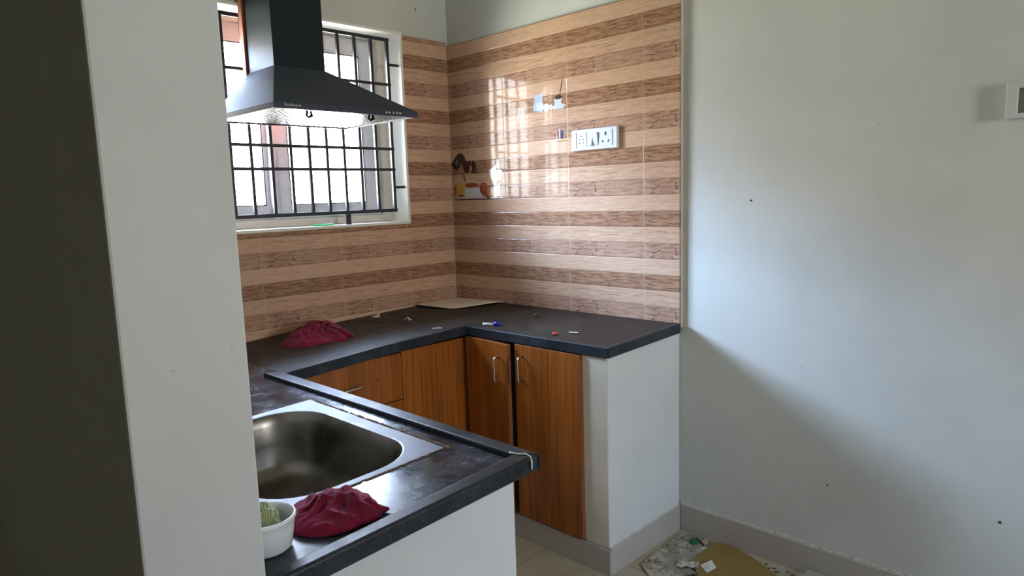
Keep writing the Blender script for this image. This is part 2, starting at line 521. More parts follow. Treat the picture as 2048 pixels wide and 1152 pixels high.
def base_origin(name, bm, mat, label, cat, group=None, **kw):
    """a one-mesh thing whose origin sits at its base centre"""
    xs = [v.co for v in bm.verts]
    c = Vector(((min(v.x for v in xs)+max(v.x for v in xs))/2, (min(v.y for v in xs)+max(v.y for v in xs))/2, min(v.z for v in xs)))
    bmesh.ops.translate(bm, verts=bm.verts, vec=-c)
    o = obj(name, bm, mat, **kw); o.location = c
    return tag(o, label, cat, group)

def wz(x, y):                                   # the worktop falls slightly towards the sink
    return 0.86 + 0.0038*x + 0.028*y
def sz(x, y):                                   # slab surface; lower inside the raised sink edging
    k = min(1, max(0, (-0.9 - y)/0.4))
    return wz(x, y) - 0.011*k

# ------------------------------------------------------------------ room shell
WY0, WY1, WZ0, WZ1 = -1.45, -0.29, 1.278, 2.160      # kitchen window opening
X_END = 1.341                                        # end of the tiled wall
struct('floor', B((-0.3, 5.2, -5.2, 0.25, -0.1, 0.0)), 'floor_tile')
struct('ceiling', B((-0.3, 5.2, -5.2, 0.25, 2.9, 3.0)), 'ceiling_paint')
wl = slab([-5.2, WY0-0.014, WY1+0.014, 0.02], [0, WZ0-0.014, WZ1+0.014, 2.9],
          lambda u, v: not (WY0-0.014 < u < WY1+0.014 and WZ0-0.014 < v < WZ1+0.014), -0.235, -0.015, lambda u, v, w_: (w_, u, v))
struct('wall_left', wl, 'white_wall_paint')
wb = struct('wall_back', B((-0.235, 5.2, 0.02, 0.25, 0, 2.9)), 'white_wall_paint')
struct('wall_front', B((-0.235, 5.2, -5.2, -5.0, 0, 2.9)), 'ochre_wall_paint')
wr = slab([-5.0, -1.20, -0.70, 0.02], [0, 1.13, 1.97, 2.9], lambda u, v: not (-1.20 < u < -0.70 and 1.13 < v < 1.97), 5.0, 5.2, lambda u, v, w_: (w_, u, v))
struct('wall_right', wr, 'ochre_wall_paint')
struct('wall_centre', B((-0.014, 1.775, -2.104, -1.935, 0, 2.9)), 'partition_paint', bevel=0.004)
# nail holes and chips in the plaster
for x_, z_, r_ in ((1.615, 1.341, 0.0035), (1.909, 0.35, 0.003), (2.407, 0.374, 0.004)):
    bm = bmesh.new(); lathe(bm, [(0, 0.001), (r_, 0.001), (r_, -0.002)], (0, 0, 0), 10)
    bmesh.ops.rotate(bm, verts=bm.verts, matrix=Matrix.Rotation(PI/2, 3, 'X')); bmesh.ops.translate(bm, verts=bm.verts, vec=(x_, 0.0195, z_))
    obj('nail_hole', bm, 'nail_black', wb)

wl_o = bpy.data.objects['wall_left']
bm = bmesh.new(); box(bm, -0.0155, -0.0125, -0.1755, -0.1725, 2.289, 2.301)
obj('nail', bm, 'nail_black', wl_o)
# ------------------------------------------------------------------ wall tiles (wood-look, glossy)
T_TOP = 2.139
zb = 0.848
bt = struct('trim_1', B((0.0, 1.336, -0.0, 0.009, zb, T_TOP)), 'wood_look_tile', uvf=lambda c: (c.x - 0.0 + 3.91, c.z - 0.860 + 2.555), bevel=0.0008)
obj('mortar_bed', B((0.0, 1.3385, 0.0088, 0.0205, zb, T_TOP-0.002)), 'mortar', bt)
obj('corner_grout', B((-0.001, 0.0016, -0.0014, 0.002, 0.85, T_TOP)), 'grout', bt)
tl = slab([-1.9345, WY0-0.008, WY1+0.006, -0.0005], [0.79, WZ0-0.008, WZ1, T_TOP+0.0001, T_TOP+0.0002],
          lambda u, v: v < T_TOP and not (WY0-0.008 < u < WY1+0.006 and v > WZ0-0.008), -0.0145, 0.0, lambda u, v, w_: (w_, u, v))
lt = struct('trim_2', tl, 'wood_look_tile', uvf=lambda c: ((c.y + 0.297)*1.026 + 3.91, c.z - 0.860 + 2.555), bevel=0.0008)

# printed kitchen pictures on two decor tiles
def picture(name, mats_polys, parent=bt):
    """flat glazed print on the tile face, a fraction of a millimetre proud"""
    bm = bmesh.new(); names = []
    for li, (mt, poly) in enumerate(mats_polys):
        if mt not in names: names.append(mt)
        y = -0.00025 - 0.00012*li
        vs = [bm.verts.new((px, y, pz)) for px, pz in poly]
        f = bm.faces.new(vs); f.material_index = names.index(mt)
        y0 = -0.00002
        lo = [bm.verts.new((px, y0, pz)) for px, pz in poly]
        for i in range(len(vs)):
            j = (i+1) % len(vs); q = bm.faces.new((vs[i], lo[i], lo[j], vs[j])); q.material_index = names.index(mt)
    return obj(name, bm, names, parent)
def ell(cx, cz, rx, rz, n=20, rot=0):
    return [(cx + rx*math.cos(2*PI*k/n)*math.cos(rot) - rz*math.sin(2*PI*k/n)*math.sin(rot),
             cz + rx*math.cos(2*PI*k/n)*math.sin(rot) + rz*math.sin(2*PI*k/n)*math.cos(rot)) for k in range(n)]
def rect(x0, x1, z0, z1): return [(x0, z0), (x1, z0), (x1, z1), (x0, z1)]
def stroke(x0, z0, x1, z1, wd):
    d = Vector((x1-x0, z1-z0)); n_ = Vector((-d.y, d.x)).normalized()*wd/2
    return [(x0+n_.x, z0+n_.y), (x0-n_.x, z0-n_.y), (x1-n_.x, z1-n_.y), (x1+n_.x, z1+n_.y)]
picture('printed_shelf', [('p_shelf', rect(0.022, 0.385, 1.369, 1.376)), ('p_white', rect(0.022, 0.362, 1.376, 1.381))])
picture('printed_chillies', [('p_black', [(0.005, 1.556), (0.03, 1.583), (0.062, 1.606), (0.094, 1.600), (0.088, 1.575), (0.07, 1.548), (0.048, 1.522), (0.022, 1.530)]),
    ('p_choco', ell(0.092, 1.570, 0.020, 0.040, rot=0.5)), ('p_bluewhite', [(0.034, 1.560), (0.050, 1.572), (0.052, 1.550), (0.040, 1.543)]),
    ('p_black', [(0.034, 1.556), (0.048, 1.566), (0.049, 1.552), (0.040, 1.547)]), ('p_choco', ell(0.118, 1.535, 0.024, 0.030)),
    ('p_choco', ell(0.145, 1.553, 0.010, 0.016, rot=0.6)), ('p_black', ell(0.167, 1.538, 0.008, 0.028)), ('p_choco', ell(0.184, 1.528, 0.006, 0.030, rot=0.1)),
    ('p_choco', ell(0.165, 1.508, 0.016, 0.005)), ('p_black', ell(0.060, 1.585, 0.012, 0.016, rot=0.7))])
picture('printed_jar', [('p_cream', rect(0.035, 0.100, 1.386, 1.482)), ('p_yellow', rect(0.042, 0.090, 1.398, 1.448)), ('p_choco', rect(0.046, 0.088, 1.390, 1.397)), ('p_brown', rect(0.025, 0.034, 1.396, 1.446))])
picture('printed_vanilla', [('p_choco', stroke(0.092, 1.497, 0.108, 1.462, 0.007))])
picture('printed_spice_box', [('p_white', [(0.098, 1.382), (0.228, 1.382), (0.212, 1.432), (0.102, 1.436)]), ('p_orange', ell(0.152, 1.442, 0.052, 0.013)), ('p_brown', ell(0.152, 1.445, 0.034, 0.007))])
picture('printed_onions', [('p_brown', ell(0.238, 1.424, 0.028, 0.030)), ('p_orange', ell(0.240, 1.430, 0.018, 0.018)), ('p_brown', ell(0.272, 1.406, 0.031, 0.032)), ('p_orange', ell(0.272, 1.408, 0.023, 0.024)), ('p_cream', ell(0.284, 1.420, 0.004, 0.005))])
picture('printed_jug', [('p_white', [(0.282, 1.512), (0.286, 1.485), (0.300, 1.462), (0.330, 1.447), (0.356, 1.462), (0.371, 1.486), (0.372, 1.506), (0.352, 1.512), (0.354, 1.536), (0.346, 1.560), (0.336, 1.560), (0.334, 1.536), (0.318, 1.524), (0.300, 1.520)]),
    ('p_black', ell(0.326, 1.515, 0.020, 0.007)), ('p_bluewhite', rect(0.312, 0.354, 1.384, 1.450)), ('p_white', rect(0.318, 0.350, 1.386, 1.446))])
picture('printed_pitcher', [('p_bluewhite', [(0.588, 1.760), (0.642, 1.752), (0.650, 1.780), (0.640, 1.806), (0.648, 1.842), (0.634, 1.830), (0.588, 1.828), (0.596, 1.806), (0.584, 1.784)]), ('p_white', ell(0.622, 1.778, 0.018, 0.020))])
picture('printed_creamer', [('p_bluewhite', ell(0.664, 1.768, 0.018, 0.018)), ('p_white', ell(0.692, 1.766, 0.011, 0.013)), ('p_red', ell(0.692, 1.766, 0.004, 0.004))])
picture('printed_cup', [('p_white', [(0.706, 1.755), (0.762, 1.755), (0.776, 1.770), (0.750, 1.778), (0.757, 1.800), (0.710, 1.804), (0.714, 1.776), (0.700, 1.765)]), ('p_choco', ell(0.733, 1.805, 0.023, 0.009)), ('p_choco', stroke(0.742, 1.808, 0.750, 1.840, 0.003)), ('p_choco', stroke(0.750, 1.839, 0.761, 1.878, 0.0035))])
picture('printed_glass', [('p_white', stroke(0.485, 1.712, 0.489, 1.786, 0.0035)), ('p_white', stroke(0.520, 1.712, 0.524, 1.783, 0.0035)), ('p_white', stroke(0.496, 1.750, 0.500, 1.784, 0.004)), ('p_white', stroke(0.510, 1.750, 0.512, 1.783, 0.004)),
    ('p_white', stroke(0.490, 1.745, 0.504, 1.712, 0.003)), ('p_white', stroke(0.518, 1.745, 0.504, 1.712, 0.003)), ('p_brown', stroke(0.470, 1.708, 0.480, 1.702, 0.003)), ('p_brown', stroke(0.480, 1.702, 0.530, 1.702, 0.003)), ('p_brown', stroke(0.530, 1.702, 0.537, 1.712, 0.003))])
picture('printed_utensils', [('p_shelf', rect(0.655, 0.783, 1.614, 1.618)), ('p_cream', rect(0.655, 0.783, 1.618, 1.625)), ('p_red', ell(0.712, 1.644, 0.005, 0.007)), ('p_bluewhite', stroke(0.722, 1.626, 0.719, 1.656, 0.005)), ('p_red', stroke(0.731, 1.626, 0.728, 1.660, 0.004)),
    ('p_white', stroke(0.739, 1.626, 0.738, 1.670, 0.005)), ('p_blue', stroke(0.747, 1.626, 0.748, 1.664, 0.005)), ('p_choco', stroke(0.755, 1.626, 0.758, 1.660, 0.004)), ('p_white', stroke(0.762, 1.626, 0.768, 1.655, 0.004))])
picture('printed_spoon', [('p_choco', stroke(0.430, 1.795, 0.444, 1.850, 0.004)), ('p_choco', ell(0.446, 1.853, 0.006, 0.004))])

# ------------------------------------------------------------------ kitchen window
win = bpy.data.objects.new('window_1', None); C.objects.link(win); win['kind'] = 'structure'
rim = slab([WY0-0.0135, WY0, WY1, WY1+0.0135], [WZ0-0.0135, WZ0, WZ1, WZ1+0.0135], lambda u, v: not (WY0 < u < WY1 and WZ0 < v < WZ1), -0.232, 0.003, lambda u, v, w_: (w_, u, v))
obj('window_reveal', rim, 'reveal_paint', win, bevel=0.003)
def ring(y0, y1, z0, z1, t, x0, x1, tb=None, tt=None):
    tb = tb or t; tt = tt or t
    return slab([y0, y0+t, y1-t, y1], [z0, z0+tb, z1-tt, z1], lambda u, v: not (y0+t < u < y1-t and z0+tb < v < z1-tt), x0, x1, lambda u, v, w_: (w_, u, v))
obj('outer_frame', ring(WY0+0.0005, WY1-0.0005, WZ0+0.0005, WZ1-0.0005, 0.050, -0.225, -0.140, 0.034, 0.014), 'upvc_beige', win, bevel=0.003)
for (a, b) in ((-0.905, -0.342), (-1.398, -0.842)):
    xx = -0.150 if a > -1 else -0.190
    s = obj('window_sash', ring(a, b, 1.313, 2.145, 0.072 if a > -1 else 0.068, xx-0.035, xx, 0.052, 0.068), 'upvc', win, bevel=0.003)
    t_ = 0.072 if a > -1 else 0.068
    obj('glazing_bead', ring(a+t_-0.001, b-t_+0.001, 1.364, 2.078, 0.011, xx-0.033, xx-0.003), 'upvc', s, bevel=0.002)
    obj('gasket', ring(a+t_+0.009, b-t_-0.009, 1.374, 2.068, 0.005, xx-0.028, xx-0.004), 'gasket', s)
    obj('pane', B((xx-0.024, xx-0.020, a+t_+0.012, b-t_-0.012, 1.377, 2.065)), 'window_glass', s)

# ------------------------------------------------------------------ window grill
gr = thing('window_grill', 'black painted steel bar grill in front of the white kitchen window', 'window grill', (-0.02, -0.87, 1.33))
GX = -0.020
by = [-0.352, -0.444, -0.532, -0.619, -0.707, -0.793, -0.881, -0.969, -1.058, -1.142, -1.229, -1.314, -1.400]
gz0, gz1 = 1.333, 2.128
for i, y in enumerate(by):
    wd = 0.0075 if i in (0, len(by)-1) else 0.0066
    obj('upright_bar', B((GX-0.006, GX+0.006, y-wd, y+wd, gz0+0.001, gz1-0.001)), 'grill_paint', gr, bevel=0.001)
for z in (gz0, 1.527, 1.624, 1.923, gz1):
    h_ = 0.0078 if z in (gz0, gz1) else 0.0066
    obj('cross_bar', B((GX+0.004, GX+0.0125, by[-1]-0.006, by[0]+0.006, z-h_, z+h_)), 'grill_paint', gr, bevel=0.001)
for z in (2.018, 1.443):
    obj('lug', B((GX-0.003, GX+0.003, by[0], WY1+0.001, z-0.006, z+0.006)), 'grill_paint', gr, bevel=0.001)
obj('lug', B((GX-0.004, GX+0.004, -0.628, -0.604, WZ0-0.001, gz0)), 'grill_paint', gr, bevel=0.001)

base_origin('plastic_strip', prism(bmesh.new(), [(-0.052, -0.782), (-0.030, -0.788), (-0.006, -0.742), (-0.012, -0.700), (-0.034, -0.698), (-0.040, -0.742)], WZ0, WZ0+0.007), 'green_plastic',
            'small bright green plastic strip lying on the window sill', 'plastic strip', bevel=0.001)

# ------------------------------------------------------------------ cooker hood
hd = thing('cooker_hood', 'black pyramid chimney cooker hood hanging in front of the window', 'cooker hood', (0.30, -0.94, 1.697))
HX0, HX1, HY0, HY1 = 0.045, 0.560, -1.240, -0.641
HZ = 1.699
obj('rim', slab([HX0, HX0+0.012, HX1-0.012, HX1], [HY0, HY0+0.012, HY1-0.012, HY1], lambda u, v: not (HX0+0.012 < u < HX1-0.012 and HY0+0.012 < v < HY1-0.012), HZ, HZ+0.021, lambda u, v, w_: (u, v, w_)), 'hood_lip', hd, bevel=0.001)
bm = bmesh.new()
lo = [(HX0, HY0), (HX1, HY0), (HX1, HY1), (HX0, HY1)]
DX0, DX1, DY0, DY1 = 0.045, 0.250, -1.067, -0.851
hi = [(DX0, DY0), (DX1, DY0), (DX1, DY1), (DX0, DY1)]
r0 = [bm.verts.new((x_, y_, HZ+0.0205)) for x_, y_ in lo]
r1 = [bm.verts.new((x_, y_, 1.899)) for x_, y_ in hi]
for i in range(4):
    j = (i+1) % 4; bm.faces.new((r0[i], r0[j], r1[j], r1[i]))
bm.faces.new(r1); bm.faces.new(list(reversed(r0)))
obj('canopy', bm, 'hood_black_lit', hd, bevel=0.0015)
obj('duct_cover', B((DX0, DX1, DY0, DY1, 1.8985, 2.895)), 'hood_black', hd, bevel=0.0015)
# baffle filter under the canopy
bm = bmesh.new()
N = 34; fx0, fx1 = HX0+0.013, HX1-0.013; fy0, fy1 = HY0+0.013, HY1-0.013
prev = None
for i in range(N+1):
    x_ = fx0 + (fx1-fx0)*i/N
    z_ = HZ + 0.004 + (0.0012 if i % 2 else 0.0)
    cur = (bm.verts.new((x_, fy0, z_)), bm.verts.new((x_, fy1, z_)), bm.verts.new((x_, fy0, z_+0.003)), bm.verts.new((x_, fy1, z_+0.003)))
    if prev:
        bm.faces.new((prev[0], cur[0], cur[1], prev[1])); bm.faces.new((prev[2], prev[3], cur[3], cur[2]))
    prev = cur
obj('baffle_filter', bm, 'filter_aluminium', hd)
for x_, y_ in ((0.486, -1.071), (0.515, -0.83)):
    bm = bmesh.new()
    tube(bm, [(x_, y_-0.006, HZ+0.004), (x_, y_-0.010, HZ-0.010), (x_, y_, HZ-0.015), (x_, y_+0.008, HZ-0.009)], 0.0042, 8)
    tube(bm, [(x_+0.002, y_+0.006, HZ+0.004), (x_+0.002, y_+0.012, HZ-0.013)], 0.0038, 8)
    obj('filter_latch', bm, 'latch_black', hd, smooth=True)
for y_ in (-0.790, -0.776, -0.758, -0.741, -0.727):
    bm = bmesh.new(); lathe(bm, [(0, 0.003), (0.0036, 0.0026), (0.0042, 0.0), (0.0042, -0.002)], (0, 0, 0), 14)
    bmesh.ops.rotate(bm, verts=bm.verts, matrix=Matrix.Rotation(PI/2, 3, 'Y')); bmesh.ops.translate(bm, verts=bm.verts, vec=(HX1+0.0003, y_, 1.7105))
    obj('push_button', bm, 'button_silver', hd, smooth=True)
fc = bpy.data.curves.new('brand_lettering', 'FONT'); fc.body = 'hindware'; fc.size = 0.0155; fc.extrude = 0.0002; fc.align_x = 'CENTER'; fc.align_y = 'CENTER'; fc.space_character = 1.05
tmp = bpy.data.objects.new('tmp_text', fc); C.objects.link(tmp)
bpy.context.view_layer.update()
me = bpy.data.meshes.new_from_object(tmp.evaluated_get(bpy.context.evaluated_depsgraph_get()))
bpy.data.objects.remove(tmp); bpy.data.curves.remove(fc)
fo = bpy.data.objects.new('brand_lettering', me); C.objects.link(fo); fo.parent = hd
me.materials.clear(); me.materials.append(MATS['print_white'])
fo.rotation_euler = (PI/2, 0, PI/2); fo.location = (HX1+0.0006-0.30, -1.172+0.94, 1.7115-1.697)

base_origin('wooden_board', B((0.004, 0.036, -1.076, -0.792, 1.704, 2.895)), 'raw_wood', 'reddish brown wooden mounting board standing behind the black hood duct', 'board', bevel=0.002)

# ------------------------------------------------------------------ worktop (one continuous granite counter)
wt = thing('granite_worktop', 'dark grey granite worktop running in a U along the tiles and past the sink', 'worktop', (0.7, -0.9, 0.82))
SX0, SX1, SY0, SY1 = 0.966, 1.552, -1.846, -1.412      # hole for the sink
D_, D2, XE = -0.4755, 0.6028, X_END
def keepA(u, v): return (v > D_) or (u < D2 and v > -1.30)
us = [0.0005, D2, XE]; vs_ = [-1.30, -1.1, -0.9, D_, -0.0018]
a = slab(us, vs_, keepA, -0.036, 0.0, lambda u, v, w_: (u, v, sz(u, v)+w_))
obj('back_slab', a, 'dusty_granite', wt, bevel=0.004)
us = [0.0005, SX0, SX1, 1.7655]; vs_ = [-1.9345, SY0, SY1, -1.355, -1.2995]
def keepB(u, v): return not (SX0 < u < SX1 and SY0 < v < SY1)
b = slab(us, vs_, lambda u, v: keepB(u, v) and (v < -1.355 or u < 1.0), -0.022, 0.0, lambda u, v, w_: (u if not (u > 0.9 and v > -1.4 and u < 0.97) else u, v, sz(u, v)+w_))
obj('sink_slab', b, 'polished_granite', wt)
# raised built-up edging
fl_ = lambda dz: (lambda x, y: sz(x, y)+dz)
for pl in ([(0.585, -1.300), (0.6045, -1.300), (0.6045, -0.4775), (0.585, -0.458)],
           [(0.6046, -0.4772), (1.3425, -0.4772), (1.3235, -0.458), (0.5855, -0.458)],
           [(1.3236, -0.4577), (1.3427, -0.4768), (1.3427, -0.0018), (1.3236, -0.0018)]):
    bm = bmesh.new()
    NSEG = 6   # follow the bend of the slab where it dips towards the sink
    if pl[0][1] < -1.2:
        for a_, b_ in ((-1.300, -0.9), (-0.9, -0.4775)):
            prism(bm, [(0.585, a_), (0.6045, a_), (0.6045, b_), (0.585, b_ if b_ < -0.5 else -0.458)], fl_(-0.0385), fl_(0.0006))
        bmesh.ops.remove_doubles(bm, verts=bm.verts, dist=1e-5)
        bmesh.ops.delete(bm, geom=[f for f in bm.faces if all(abs(v.co.y+0.9) < 1e-4 for v in f.verts)], context='FACES')
    else:
        prism(bm, pl, fl_(-0.0385), fl_(0.0006))
    obj('front_edging', bm, 'edge_granite', wt, bevel=0.003)
lo_ = lambda x, y: wz(x, y) - 0.037
e1 = prism(bmesh.new(), [(0.604, -1.3095), (0.572, -1.3565), (1.7335, -1.352), (1.784, -1.314)], lo_, lambda x, y: wz(x, y)+0.0012)
obj('sink_edging', e1, 'edge_granite', wt, bevel=0.005, seg=3)
e2 = prism(bmesh.new(), [(1.7345, -1.3525), (1.7785, -1.319), (1.792, -1.9345), (1.760, -1.9345)], lo_, lambda x, y: wz(x, y)+0.0012)
obj('end_edging', e2, 'edge_granite', wt, bevel=0.006, seg=3)
bm = bmesh.new()
tube(bm, [(1.722, -1.350, wz(1.72, -1.35)+0.001), (1.745, -1.349, wz(1.74, -1.35)+0.0025), (1.762, -1.338, wz(1.76, -1.34)+0.0025), (1.776, -1.340, wz(1.776, -1.34)+0.001), (1.7825, -1.343, wz(1.78, -1.34)-0.008), (1.7835, -1.345, wz(1.78, -1.34)-0.024)], 0.0022, 6)
obj('joint_filler', bm, 'white_scrap', wt, smooth=True)

# ------------------------------------------------------------------ sink
def rrect(x0, x1, y0, y1, r, z, n=8):
    out = []
    for (cx, cy, a0) in ((x1-r, y1-r, 0), (x0+r, y1-r, PI/2), (x0+r, y0+r, PI), (x1-r, y0+r, 3*PI/2)):
        for k in range(n+1):
            t = a0 + k/n*PI/2
            xx, yy = cx+r*math.cos(t), cy+r*math.sin(t)
            out.append((xx, yy, z + 0.0038*xx + 0.028*yy))
    return out
Z0 = 0.86 - 0.011 + 0.0022
def loft(rings, cap=True):
    bm = bmesh.new(); R = [[bm.verts.new(p) for p in r] for r in rings]
    n = len(R[0])
    for a_, b_ in zip(R, R[1:]):
        for k in range(n): bm.faces.new((a_[k], a_[(k+1) % n], b_[(k+1) % n], b_[k]))
    if cap: bm.faces.new(R[-1])
    return bm
sk = thing('kitchen_sink', 'stainless steel sink with rounded bowl set in the granite worktop', 'sink', (1.26, -1.63, 0.63))
OX0, OX1, OY0, OY1 = 0.953, 1.566, -1.860, -1.397
IX0, IX1, IY0, IY1 = 0.984, 1.543, -1.812, -1.442
obj('sink_rim', loft([rrect(OX0, OX1, OY0, OY1, 0.004, Z0-0.0018), rrect(OX0+0.002, OX1-0.002, OY0+0.002, OY1-0.002, 0.004, Z0), rrect(IX0-0.004, IX1+0.004, IY0-0.004, IY1+0.004, 0.130, Z0+0.0006),
     rrect(IX0, IX1, IY0, IY1, 0.126, Z0-0.0006)], cap=False), 'brushed_steel', sk, smooth=False)
rings = [rrect(IX0, IX1, IY0, IY1, 0.126, Z0-0.0006)]
for d, s_, r in ((0.006, 0.004, 0.124), (0.03, 0.010, 0.12), (0.08, 0.014, 0.115), (0.13, 0.020, 0.11), (0.152, 0.030, 0.10), (0.164, 0.046, 0.09), (0.170, 0.070, 0.075), (0.174, 0.12, 0.05)):
    rings.append(rrect(IX0+s_, IX1-s_, IY0+s_, IY1-s_, r, Z0-d))
bs = obj('sink_basin', loft(rings), 'basin_steel', sk, smooth=True)
bm = bmesh.new(); lathe(bm, [(0, -0.004), (0.020, -0.004), (0.030, 0.001), (0.044, 0.002), (0.048, 0.0), (0.048, -0.003)], (1.263, -1.627, 0.6435), 32)
obj('drain', bm, 'chrome', sk, smooth=True)
# crumbling sealant along two edges of the sink
bm = bmesh.new(); rnd = random.Random(4)
for i in range(90):
    t = i/89; x_ = OX0 + (OX1-OX0)*t
    if t < 0.03 or rnd.random() < 0.10: continue
    wd = 0.0018 + rnd.random()*0.0022
    box(bm, x_-0.0045, x_+0.0045, OY1-0.0022-rnd.random()*0.001, OY1+wd, sz(x_, OY1)-0.0005, sz(x_, OY1)+0.0025+rnd.random()*0.0022)
for i in range(40):
    t = i/39; y_ = OY0 + (OY1-OY0)*t
    if rnd.random() < 0.5 and t > 0.5: continue
    box(bm, OX1-0.0008, OX1+0.0014+rnd.random()*0.001, y_-0.007, y_+0.007, sz(OX1, y_)-0.0005, sz(OX1, y_)+0.0026)
lathe(bm, [(0, 0.006), (0.006, 0.004), (0.008, 0.0)], (OX1+0.001, OY1+0.001, sz(OX1, OY1)), 10)
obj('sealant', bm, 'seal_crumb', sk)['kind'] = 'stuff'

# ------------------------------------------------------------------ base cabinets
def handle(parent, p0, p1, out, r=0.0042, stand=0.028):
    p0, p1, out = Vector(p0), Vector(p1), Vector(out)
    d = (p1-p0).normalized(); c = 0.008
    pts = [p0, p0+out*(stand-c), p0+out*(stand-c*0.3)+d*c*0.3, p0+out*stand+d*c, p1+out*stand-d*c, p1+out*(stand-c*0.3)-d*c*0.3, p1+out*(stand-c), p1]
    bm = bmesh.new(); tube(bm, pts, r, 10)
    return obj('handle', bm, 'chrome', parent, smooth=True)
bc = thing('base_cabinet', 'white plastered base cabinet with two brown wooden doors under the tiled wall', 'cabinet', (0.97, -0.24, 0.0))
lz = lambda x, y: sz(x, y) - 0.0362
bm = bmesh.new(); prism(bm, [(1.216, -0.4600), (1.3255, -0.4600), (1.3255, 0.019), (1.216, 0.019)], 0.0, lz)
obj('end_wall', bm, 'masonry_paint', bc, bevel=0.003)
obj('pilaster_face', B((1.216, 1.3235, -0.4628, -0.4602, 0.104, 0.808)), 'pilaster_paint', bc)
obj('plinth', B((0.58, 1.2155, -0.457, -0.40, 0.0, 0.098)), 'masonry_paint', bc)
obj('interior_shade_sheet', B((0.60, 1.2155, -0.10, -0.09, 0.10, 0.815)), 'black_plastic', bc)  # black sheet standing in for the shade behind the door gap
d2 = obj('door', B((0.889, 1.211, -0.4785, -0.460, 0.106, 0.809)), 'teak_laminate', bc, bevel=0.001)
obj('edge_band', B((1.2105, 1.2152, -0.4800, -0.461, 0.106, 0.809)), 'wood_edge', d2)
handle(d2, (0.931, -0.4785, 0.667), (0.931, -0.4785, 0.763), (0, -1, 0))
# left leaf, ajar
bm = B((0.0, 0.268, -0.0185, 0.0, 0.098, 0.806))
rot = Matrix.Rotation(math.radians(-5.5), 4, 'Z'); piv = Vector((0.604, -0.4600, 0))
bmesh.ops.transform(bm, verts=bm.verts, matrix=Matrix.Translation(piv) @ rot)
d1 = obj('door', bm, 'teak_laminate', bc, bevel=0.001)
bm = B((0.268, 0.2702, -0.0185, 0.0, 0.098, 0.806)); bmesh.ops.transform(bm, verts=bm.verts, matrix=Matrix.Translation(piv) @ rot)
obj('edge_band', bm, 'wood_edge', d1)
q0 = Matrix.Translation(piv) @ rot @ Vector((0.222, -0.0185, 0.655)); q1 = Matrix.Translation(piv) @ rot @ Vector((0.222, -0.0185, 0.752))
handle(d1, q0, q1, rot.to_3x3() @ Vector((0, -1, 0)))
SK = 0.104
def skirting(name, x0, x1, y0, y1, parent=None, h=SK):
    return obj(name, B((x0, x1, y0, y1, 0.0, h)), 'skirting_tile', parent, bevel=0.001)
skirting('skirting', 0.60, 1.3325, -0.4685, -0.4605, bc, 0.096)
skirting('skirting', 1.3260, 1.3335, -0.4600, 0.0090, bc)
bm = bmesh.new(); rnd = random.Random(2)
for i in range(40):
    y_ = -0.455+0.46*i/39
    box(bm, 1.3245, 1.3285+rnd.random()*0.0025, y_-0.006, y_+0.006, SK-0.002, SK+0.002+rnd.random()*0.004)
obj('mortar_line', bm, 'mortar', bc)

wc = thing('base_cabinet', 'brown wooden drawer and door fronts below the window side worktop', 'cabinet', (0.56, -0.88, 0.0))
dr = obj('drawer_front', B((0.5605, 0.580, -1.302, -0.799, 0.606, 0.790)), 'teak_laminate', wc, bevel=0.001)
handle(dr, (0.580, -1.115, 0.700), (0.580, -0.997, 0.700), (1, 0, 0))
bm = bmesh.new(); lathe(bm, [(0, 0.0008), (0.0055, 0.0008), (0.006, 0.0)], (0, 0, 0), 12)
bmesh.ops.rotate(bm, verts=bm.verts, matrix=Matrix.Rotation(PI/2, 3, 'Y')); bmesh.ops.translate(bm, verts=bm.verts, vec=(0.5802, -0.912, 0.703))
o = obj('screw_cap', bm, 'brown_crumb', dr)
obj('drawer_front', B((0.5605, 0.580, -1.302, -0.799, 0.104, 0.602)), 'teak_laminate', wc, bevel=0.001)
obj('door', B((0.5605, 0.580, -0.796, -0.4605, 0.104, 0.795)), 'teak_laminate', wc, bevel=0.001)
obj('corner_strip', B((0.5808, 0.5835, -0.4655, -0.4605, 0.104, 0.796)), 'wood_edge', wc)
obj('plinth', B((0.45, 0.565, -1.302, -0.46, 0.0, 0.103)), 'masonry_paint', wc)
obj('carcass', B((0.02, 0.558, -1.302, -1.285, 0.104, 0.78)), 'raw_wood', wc)

pb = thing('sink_base', 'white plastered base wall below the sink end of the worktop', 'cabinet', (1.2, -1.64, 0.0))
bm = bmesh.new(); prism(bm, [(1.655, -1.352), (1.736, -1.352), (1.738, -1.9345), (1.655, -1.9345)], 0.0, lambda x, y: wz(x, y)-0.0375)
obj('end_wall', bm, 'masonry_paint', pb, bevel=0.003)
bm = bmesh.new(); prism(bm, [(0.60, -1.3305), (0.60, -1.3505), (1.654, -1.3505), (1.654, -1.3305)], 0.0, lambda x, y: wz(x, y)-0.0375)
obj('front_wall', bm, 'masonry_paint', pb)

# ------------------------------------------------------------------ skirting of the room
struct('baseboard_back', B((1.3340, 4.99, 0.0100, 0.0197, 0.0, 0.108)), 'skirting_tile', bevel=0.001)
bm = bmesh.new(); rnd = random.Random(5)
for i in range(120):
    x_ = 1.34+1.4*i/119
    box(bm, x_-0.007, x_+0.007, 0.0135-rnd.random()*0.002, 0.0199, 0.106, 0.111+rnd.random()*0.006)
mb = struct('trim_3', bm, 'mortar')

